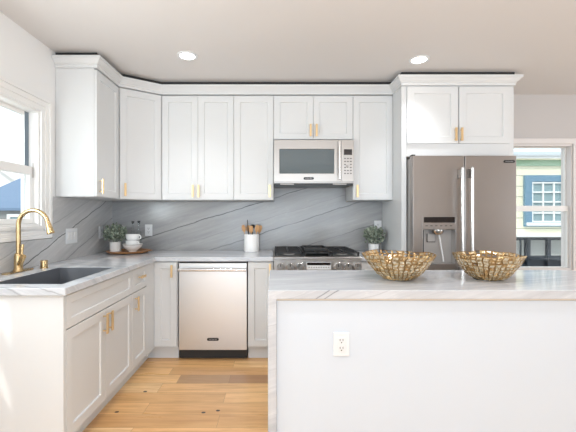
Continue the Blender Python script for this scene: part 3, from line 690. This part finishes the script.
# ------------------------------------------------------------------ gold bowls
def gold_bowl(label, X, Y, Rr, H, seed, rb=0.068):
    rnd = random.Random(seed); NS, NR = 36, 9; mb = MB()
    for i in range(NR + 1):
        tt = i / NR
        for j in range(NS):
            a = 2 * PI * j / NS + (0.045 * (i % 2)) + rnd.uniform(-0.018, 0.018)
            rr = rb + (Rr - rb) * (tt ** 0.78) + rnd.uniform(-0.002, 0.002)
            wave = 0.004 * tt * tt * math.sin(3 * a + seed) + 0.003 * tt * math.sin(7 * a)
            z = 0.004 + H * (tt ** 1.25) + wave + rnd.uniform(-0.0015, 0.0015) * (tt > 0)
            mb.v.append((rr * math.cos(a), rr * math.sin(a), z))
    for i in range(NR):
        for j in range(NS):
            j2 = (j + 1) % NS; mb.f.append((i * NS + j, i * NS + j2, (i + 1) * NS + j2, (i + 1) * NS + j))
    r = thing('gold_bowl', label, 'bowl', (X, Y, 0.9145), 0, 'woven gold bowls on the island')
    g = MB(); g.v = list(mb.v); tiles = []
    for i in range(NR):
        for j in range(NS):
            j2 = (j + 1) % NS; q = [i * NS + j, i * NS + j2, (i + 1) * NS + j2, (i + 1) * NS + j]
            c = sum((Vector(mb.v[t]) for t in q), Vector()) / 4; k = rnd.uniform(0.64, 0.76); out = Vector((c.x, c.y, -0.05)).normalized() * rnd.uniform(0.002, 0.005)
            i0 = len(g.v)
            for t in q: g.v.append(tuple(c + (Vector(mb.v[t]) - c) * k + out))
            for a_ in range(4): b_ = (a_ + 1) % 4; g.f.append((q[a_], q[b_], i0 + b_, i0 + a_))
            if rnd.random() > (0.45 if i >= NR - 2 else 0.14): tiles.append(len(g.f)); g.f.append((i0, i0 + 1, i0 + 2, i0 + 3))
    o = g.build('lattice_side', M['gold_dark'], r); o.data.materials.append(M['gold'])
    for k in tiles: o.data.polygons[k].material_index = 1
    md = o.modifiers.new('thick', 'SOLIDIFY'); md.thickness = 0.0045; md.offset = 0
    MB().lathe([(0, 0.001), (rb + 0.004, 0.001), (rb + 0.006, 0.004), (rb, 0.007), (0, 0.006)], 38).build('base', M['gold'], r, smooth=True)
gold_bowl('woven gold open-lattice bowl on the island, the left larger one', 0.712, 2.02, 0.199, 0.140, 2)
gold_bowl('woven gold open-lattice bowl on the island, right one before the refrigerator', 1.227, 2.02, 0.181, 0.138, 5)

# ------------------------------------------------------------------ tray with plant, bowl, mugs, bottles
TX, TY = -1.43, 3.44; TZ = 0.9145
tr = thing('wooden_tray', 'round wooden serving tray with side lugs on the corner worktop', 'tray', (TX, TY, TZ))
MB().lathe([(0, 0.004), (0.16, 0.004), (0.185, 0.008), (0.197, 0.016), (0.203, 0.024), (0.198, 0.024), (0.190, 0.018), (0.175, 0.016), (0, 0.016)], 48).build('dish', M['tray'], tr, smooth=True)
MB().lathe([(0.10, 0.0), (0.11, 0.0), (0.11, 0.0042), (0.10, 0.0042)], 32).build('foot_ring', M['tray'], tr, smooth=True)
lg = MB()
for s_ in (-1, 1): lg.box(0.194, 0.220, 0.03 * s_ - 0.006, 0.03 * s_ + 0.006, 0.020, 0.028)
lg.box(0.212, 0.224, -0.036, 0.036, 0.020, 0.028)
lg.build('handle', M['tray'], tr, 0.003)
TT = TZ + 0.0165
def leaves(mb, rnd, n, c, R, size, squash=0.8, low=-0.35):
    for _ in range(n):
        while True:
            v = Vector((rnd.uniform(-1, 1), rnd.uniform(-1, 1), rnd.uniform(low, 1)))
            if 0.25 < v.length < 1: break
        p = Vector(c) + Vector((v.x * R, v.y * R, v.z * R * squash))
        d = (v + Vector((rnd.uniform(-.7, .7), rnd.uniform(-.7, .7), rnd.uniform(-.3, .9)))).normalized()
        sd = d.cross(Vector((rnd.uniform(-1, 1), rnd.uniform(-1, 1), rnd.uniform(-1, 1)))).normalized(); nn = d.cross(sd) * size * 0.12
        L = size * rnd.uniform(0.7, 1.3); W = L * 0.34
        i = len(mb.v)
        mb.v += [tuple(q) for q in (p - d * L * .5, p - d * L * .1 + sd * W, p + d * L * .25 + sd * W * .8, p + d * L * .5, p + d * L * .25 - sd * W * .8, p - d * L * .1 - sd * W, p + nn)]
        mb.f += [(i, i + 1, i + 6), (i + 1, i + 2, i + 6), (i + 2, i + 3, i + 6), (i + 3, i + 4, i + 6), (i + 4, i + 5, i + 6), (i + 5, i, i + 6)]
def potted(label, loc, pr, ph, R, seed, taper=1.0, n=330):
    r = thing('potted_plant', label, 'plant', loc); rnd = random.Random(seed)
    MB().lathe([(0, 0), (pr * taper, 0), (pr * taper + 0.001, 0.002), (pr, ph - 0.002), (pr - 0.002, ph), (pr - 0.006, ph - 0.001), (pr - 0.007, ph - 0.012), (0, ph - 0.012)], 36).build('pot', M['pot'], r, smooth=True)
    MB().lathe([(0, ph - 0.0115), (pr - 0.0075, ph - 0.0115), (pr - 0.008, ph - 0.006), (0, ph - 0.004)], 20).build('soil', M['bark'], r)
    st = MB()
    for k in range(14):
        a = rnd.uniform(0, 2 * PI); q = R * rnd.uniform(0.3, 0.75)
        st.tube([(pr * .35 * math.cos(a), pr * .35 * math.sin(a), ph - 0.008), (q * .6 * math.cos(a), q * .6 * math.sin(a), ph + R * 0.5), (q * math.cos(a), q * math.sin(a), ph + R * rnd.uniform(0.7, 1.3))], 0.0014, 5)
    st.build('stems', M['leaf'], r)
    lf = MB(); leaves(lf, rnd, n, (0, 0, ph + R * 0.72), R, 0.034, 0.95, -0.6)
    lf.build('foliage', M['leaf'], r)
    return r
potted('bushy green plant in white cylinder pot on the wooden tray', (-1.549, 3.42, TT), 0.052, 0.094, 0.110, 3)
potted('small bushy green plant in white pot right of the range', (1.005, 3.55, 0.9145), 0.053, 0.082, 0.108, 8, 0.88, 300)

BX, BY = -1.372, 3.395
r = thing('footed_bowl', 'white bowl under the mugs on the wooden tray', 'bowl', (BX, BY, TT))
MB().lathe([(0, 0.002), (0.036, 0), (0.037, 0.008), (0.055, 0.02), (0.078, 0.042), (0.092, 0.072), (0.094, 0.076), (0.090, 0.075), (0.074, 0.046), (0.05, 0.024), (0, 0.016)], 40).build('bowl_shell', M['ceramic'], r, smooth=True)
MB().lathe([(0.0915, 0.0665), (0.0935, 0.068), (0.0945, 0.073), (0.0925, 0.0705)], 40).build('rim_line', mat('grey_glaze', (0.45, 0.43, 0.40), 0.3), r, smooth=True)
def mug(label, z, rz, rad=0.064, h=0.058, dx=0):
    r = thing('mug', label, 'mug', (BX + dx, BY, z), rz, 'stacked white mugs')
    MB().lathe([(0, 0), (rad * 0.72, 0), (rad * 0.80, 0.006), (rad * 0.96, h * 0.45), (rad, h), (rad - 0.002, h + 0.0015), (rad - 0.005, h), (rad * 0.92 - 0.004, h * 0.45), (rad * 0.7, 0.01), (0, 0.007)], 36).build('cup', M['ceramic'], r, smooth=True)
    pts = [(rad * 0.93 + 0.026 * math.sin(a) , 0, h * 0.55 + 0.020 * math.cos(a)) for a in [PI * k / 12 for k in range(13)]]
    MB().tube(pts, 0.0045, 10).build('handle', M['ceramic'], r, smooth=True)
mug('lower white mug of the stack, sitting in the white bowl', TT + 0.0475, -0.5)
mug('upper white mug of the stack, topmost with round handle', TT + 0.0475 + 0.0605, -0.15)
def bottle(label, x, y, h):
    r = thing('glass_bottle', label, 'bottle', (x, y, TT), 0, 'clear glass bottles on the tray')
    MB().lathe([(0, 0), (0.026, 0), (0.029, 0.004), (0.029, h * 0.50), (0.022, h * 0.62), (0.012, h * 0.72), (0.0105, h * 0.93), (0.013, h * 0.935), (0.013, h * 0.95)], 28).build('glass_body', M['bottle'], r, smooth=True)
    MB().lathe([(0, h * 0.90), (0.009, h * 0.90), (0.0095, h * 0.951), (0.014, h * 0.952), (0.014, h), (0, h)], 20).build('stopper', M['slot'], r, smooth=True)
bottle('clear glass bottle with dark stopper on the tray, left of two', -1.43, 3.545, 0.292)
bottle('clear glass bottle with dark stopper on the tray, right of two', -1.372, 3.55, 0.296)

# ------------------------------------------------------------------ utensil crock
UX, UY = -0.233, 3.58
r = thing('utensil_crock', 'white ribbed ceramic crock holding wooden utensils on back worktop', 'crock', (UX, UY, 0.9145))
MB().lathe([(0, 0), (0.074, 0), (0.077, 0.003), (0.077, 0.172), (0.075, 0.176), (0.071, 0.176), (0.070, 0.172), (0.070, 0.008), (0, 0.008)], 44).build('crock_body', M['ceramic'], r, smooth=True)
rb = MB()
for z in (0.04, 0.085, 0.13): rb.lathe([(0.0772, z), (0.0782, z + 0.0015), (0.0772, z + 0.003)], 44)
rb.build('ribs', M['ceramic'], r, smooth=True)
def utensil(name, label, cat, bx, by, tx, ty, ztop, kind, m):
    base_ = Vector((bx, by, 0.012)); tip = Vector((tx, ty, ztop)); d = (tip - base_)
    r = thing(name, label, cat, (UX + bx, UY + by, 0.9145 + 0.012), 0, 'wooden and metal utensils in the crock')
    L = d.length; u = d.normalized()
    hl = L * (0.72 if kind != 'whisk' else 0.99)
    MB().tube([(0, 0, 0), tuple(u * hl * 0.5), tuple(u * hl)], [0.0045, 0.005, 0.004], 10).build('shaft', m, r, smooth=True)
    if kind == 'spoon' or kind == 'spatula':
        side = Vector((1, 0.15, 0)).normalized(); side = (side - u * side.dot(u)).normalized(); nn = u.cross(side)
        hb_ = MB(); N = 20; Lh = L - hl + 0.004; wdt = 0.021 if kind == 'spoon' else 0.019
        c = u * (hl + Lh * 0.5 - 0.003)
        outl = []
        for k in range(N):
            a = 2 * PI * k / N; ex = 1.0 if kind == 'spoon' else 0.62
            ca, sa = math.cos(a), math.sin(a)
            q = side * (math.copysign(abs(ca) ** ex, ca) * wdt * (1.0 - 0.2 * (sa < 0) * abs(sa))) + u * (math.copysign(abs(sa) ** ex, sa) * Lh * 0.5)
            outl.append(q)
        i = 0
        hb_.v = [tuple(c + q - nn * 0.003) for q in outl] + [tuple(c + q + nn * 0.003) for q in outl] + [tuple(c - nn * 0.006), tuple(c - nn * 0.001)]
        for k in range(N):
            k2 = (k + 1) % N
            hb_.f += [(k, k2, 2 * N), (N + k, N + k2, 2 * N + 1), (k, k2, N + k2, N + k)]
        hb_.build('head', m, r, smooth=False)
    elif kind == 'ball':
        c = u * (L * 0.80); MB().lathe([(0, -0.02), (0.018, -0.014), (0.024, 0), (0.018, 0.014), (0, 0.02)], 18, tuple(c)).build('head', m, r, smooth=True)
    return r
SW = M['spoonwood']; BK = M['rubber']
utensil('wooden_spoon', 'wooden spoon leaning to the far left in the white crock', 'spoon', -0.030, -0.02, -0.088, -0.012, 0.270, 'spoon', SW)
utensil('wooden_spoon', 'wooden spoon second from left in the white crock', 'spoon', -0.014, 0.024, -0.040, 0.03, 0.268, 'spoon', SW)
utensil('wooden_spatula', 'wooden spatula standing in the middle of the white crock', 'spatula', 0.0, -0.026, -0.004, -0.035, 0.262, 'spatula', SW)
utensil('wooden_spoon', 'wooden spoon right of centre in the crock, wide oval head', 'spoon', 0.026, -0.02, 0.060, -0.03, 0.272, 'spoon', SW)
utensil('wooden_spatula', 'wooden spatula leaning to the far right in the white crock', 'spatula', 0.034, 0.018, 0.092, 0.020, 0.264, 'spatula', SW)
utensil('metal_skewer', 'thin dark metal utensil handle rising highest from the crock', 'utensil', -0.018, 0.0, -0.044, 0.0, 0.325, 'whisk', BK)
utensil('black_ladle', 'dark round-headed ladle behind wooden utensils in the crock', 'ladle', 0.004, 0.012, 0.008, 0.045, 0.315, 'ball', BK)

# ------------------------------------------------------------------ recessed ceiling lights
def downlight(label, x, y, watts=24, cone=1.75):
    r = thing('recessed_light', label, 'ceiling light', (x, y, CH), 0, 'recessed ceiling lights')
    MB().lathe([(0.060, -0.001), (0.082, -0.001), (0.080, -0.006), (0.066, -0.009), (0.060, -0.006)], 40).build('trim_ring', M['white'], r, smooth=True)
    MB().lathe([(0, -0.004), (0.0595, -0.004), (0.0595, -0.0015), (0, -0.0015)], 40).build('diffuser', M['lamp'], r)
    d = light('downlight_lamp', 'SPOT', (0, 0, -0.02), (0, 0, 0), watts, (0.94, 0.96, 1.0), spot_size=cone, spot_blend=0.8, shadow_soft_size=0.06); d.parent = r
downlight('lit round recessed ceiling light in front of the left wall cabinets', -0.702, 2.83)
downlight('lit round recessed ceiling light in front of the refrigerator cabinet', 1.195, 2.90)

downlight('unseen added recessed fill light over the near end of sink run', -0.45, 1.35, 34, 2.3)  # out of view, added to brighten floor and base cabinets
downlight('unseen added recessed fill light over the island', 1.195, 1.35, 48, 2.5)  # added out of view as fill for the left-run doors
# ------------------------------------------------------------------ outside
struct(MB().box(-40, 40, -40, 40, -0.5, -0.3).build('ground', mat('pale_paving', (0.45, 0.44, 0.42), 0.9)))
def siding(name, color, lap):
    m = mat(name, color, 0.7); t = NT(m); sp = t.n('ShaderNodeSeparateXYZ', {0: t.pos()})
    f = t.m('FRACT', t.m('DIVIDE', sp.outputs[2], lap))
    t.put(t.b.inputs['Base Color'], t.mix(t.m('LESS_THAN', f, 0.07), (*color, 1), (*[c * 0.45 for c in color], 1))); t.bump(f, 0.6, 0.02); return m
M['siding_y'] = siding('cream_siding', (0.85, 0.83, 0.64), 0.205)
M['blue'] = mat('sky_blue_trim', (0.12, 0.25, 0.36), 0.6)
M['greenb'] = mat('sage_green_board', (0.40, 0.58, 0.42), 0.7)
M['whitex'] = mat('white_exterior_trim', (0.82, 0.84, 0.84), 0.6)
M['darkx'] = mat('dark_window_frame', (0.02, 0.03, 0.045), 0.4)
M['curtain'] = mat('pale_panel', (0.5, 0.52, 0.5), 0.8)
M['paneblue'] = mat('reflecting_pane', (0.22, 0.33, 0.36), 0.6)
M['shingle'] = siding('pale_roof_shingles', (0.66, 0.74, 0.80), 0.09)
HY = 6.8; S = 51.6
hx = lambda px: (px - 274.5) / S
hz = lambda py: 1.275 - (py - 216) / S
h = thing('neighbor_house', 'cream sided house with blue trimmed window seen through back window', 'house', (5.0, HY, -0.3))
def hp(name, m, x0, x1, z0, z1, y0, y1, parent=None, bev=0.0):
    return MB().box(x0 - 5.0, x1 - 5.0, y0, y1, z0 + 0.3, z1 + 0.3).build(name, m, parent or h, bev)
hp('wall', M['siding_y'], 2.6, 9.0, -0.3, 2.36, 0.0, 4.0)
hp('frieze_board', M['greenb'], 2.58, 9.02, hz(166), hz(160.5), -0.03, -0.001)
hp('fascia', M['whitex'], 2.4, 9.2, hz(159.5), hz(156.5), -0.14, -0.10)
hp('soffit', M['siding_y'], 2.4, 9.2, hz(160.4), hz(159.8), -0.14, 0.0)
rf = MB(); xa, xb = -2.7, 4.3
rf.v = [(xa, -0.18, 0.3 + hz(156.4)), (xb, -0.18, 0.3 + hz(156.4)), (xb, 2.0, 3.85), (xa, 2.0, 3.85), (xa, -0.18, 0.36 + hz(156.4)), (xb, -0.18, 0.36 + hz(156.4)), (xb, 2.0, 3.92), (xa, 2.0, 3.92)]
rf.f = [(0, 3, 2, 1), (4, 5, 6, 7), (0, 1, 5, 4), (1, 2, 6, 5), (2, 3, 7, 6), (3, 0, 4, 7)]
rf.build('roof', M['shingle'], h)
wf = MB().cells([hx(523) - 5, hx(530) - 5, hx(563.5) - 5, hx(571) - 5], [hz(226.5) + 0.3, hz(222) + 0.3, hz(182) + 0.3, hz(175.5) + 0.3], {(1, 1)}, -0.06, -0.001, 'xz').build('window_frame', M['blue'], h, 0.004)
hp('window_sill', M['whitex'], hx(524), hx(572), hz(225.5), hz(222.4), -0.10, -0.061)
hp('pane', M['paneblue'], hx(530), hx(563.5), hz(222), hz(182), -0.02, -0.001, wf)
mu = MB()
for px in (530.8, 541.5, 552.3, 563): mu.box(hx(px) - 5 - 0.013, hx(px) - 5 + 0.013, -0.045, -0.021, hz(222) + 0.3, hz(182) + 0.3)
for py in (183, 192.3, 202, 213, 221.5): mu.box(hx(530) - 5, hx(563.5) - 5, -0.05, -0.021, hz(py) + 0.3 - 0.013, hz(py) + 0.3 + 0.013)
mu.build('muntins', M['whitex'], wf)
hp('ledge', M['whitex'], 2.5, 9.1, hz(236), hz(233.5), -0.35, -0.001)
hp('porch_wall', M['darkx'], 2.55, 9.0, -0.3, hz(236.6), -0.06, -0.001)
for a, b in ((527.5, 542), (546.5, 558.5), (502, 516.5), (519, 521)):
    hp('pale_panel', M['curtain'], hx(a), hx(b), hz(255), hz(240), -0.075, -0.061)
fm = MB()
for px in (524.5, 544.5, 562, 580): fm.box(hx(px) - 5 - 0.03, hx(px) - 5 + 0.03, -0.12, -0.08, 0.0, hz(238) + 0.3)
fm.box(hx(480) - 5, hx(600) - 5, -0.12, -0.08, hz(258) + 0.27, hz(258) + 0.3)
fm.build('porch_frame', M['darkx'], h)

# left: shed with blue roof, pale house and tree further back
S2 = 351 / 8.0
sh = thing('garden_shed', 'low grey shed with blue hipped roof seen through left window', 'shed', (-5.6, 8.6, -0.3))
MB().box(-1.5, 1.5, -0.5, 2.0, 0, 1.76).build('wall', siding('grey_siding', (0.30, 0.31, 0.31), 0.11), sh)
rf = MB(); rf.v = [(-1.75, -0.6, 1.76), (1.75, -0.6, 1.76), (1.75, 2.2, 1.76), (-1.75, 2.2, 1.76), (0.2, 0.8, 3.2), (-1.75, -0.6, 1.70), (1.75, -0.6, 1.70), (1.75, 2.2, 1.70), (-1.75, 2.2, 1.70)]
rf.f = [(0, 1, 4), (1, 2, 4), (2, 3, 4), (3, 0, 4), (0, 5, 6, 1), (1, 6, 7, 2), (2, 7, 8, 3), (3, 8, 5, 0), (5, 8, 7, 6)]
rf.build('roof', mat('blue_roof', (0.16, 0.24, 0.36), 0.7), sh)
wn = MB().cells([-0.55, -0.48, 0.08, 0.15], [1.2, 1.27, 1.55, 1.62], {(1, 1)}, -0.54, -0.5005, 'xz').build('window_frame', M['whitex'], sh)
MB().box(-0.48, 0.08, -0.52, -0.501, 1.27, 1.55).build('pane', M['paneblue'], wn)
ph_ = thing('pale_house', 'pale house with sloping gable roof far outside the left window', 'house', (-12.4, 13.5, -0.3))
g = MB(); g.v = [(-3.2, 0, 0), (3.2, 0, 0), (3.2, 0, 2.5), (0, 0, 4.7), (-3.2, 0, 2.5), (-3.2, 5, 0), (3.2, 5, 0), (3.2, 5, 2.5), (0, 5, 4.7), (-3.2, 5, 2.5)]
g.f = [(0, 1, 2, 3, 4), (9, 8, 7, 6, 5), (0, 1, 6, 5), (1, 2, 7, 6), (2, 3, 8, 7), (3, 4, 9, 8), (4, 0, 5, 9)]
g.build('wall', mat('pale_stucco', (0.85, 0.84, 0.82), 0.8), ph_)
rr = MB()
for s_ in (-1, 1):
    a = [(0, -0.3, 4.72), (s_ * 3.6, -0.3, 2.24), (s_ * 3.6, 5.3, 2.24), (0, 5.3, 4.72)]
    i = len(rr.v); rr.v += a + [(x, y, z + 0.14) for x, y, z in a]
    rr.f += [(i, i + 1, i + 2, i + 3), (i + 4, i + 5, i + 6, i + 7)] + [(i + k, i + (k + 1) % 4, i + 4 + (k + 1) % 4, i + 4 + k) for k in range(4)]
rr.build('roof', mat('light_roof', (0.78, 0.76, 0.74), 0.8), ph_)
tr_ = thing('garden_tree', 'pale green leafy tree beyond the left window', 'tree', (-13.6, 20.5, -0.3))
MB().tube([(0, 0, 0), (0.05, 0, 1.5), (0, 0.1, 3.2), (0.1, 0, 4.2)], [0.14, 0.11, 0.08, 0.03], 10).build('trunk', M['bark'], tr_, smooth=True)
lf = MB(); leaves(lf, random.Random(5), 700, (0, 0, 3.7), 1.1, 0.22, 0.9, -1); lf.build('crown', M['leaf_far'], tr_)
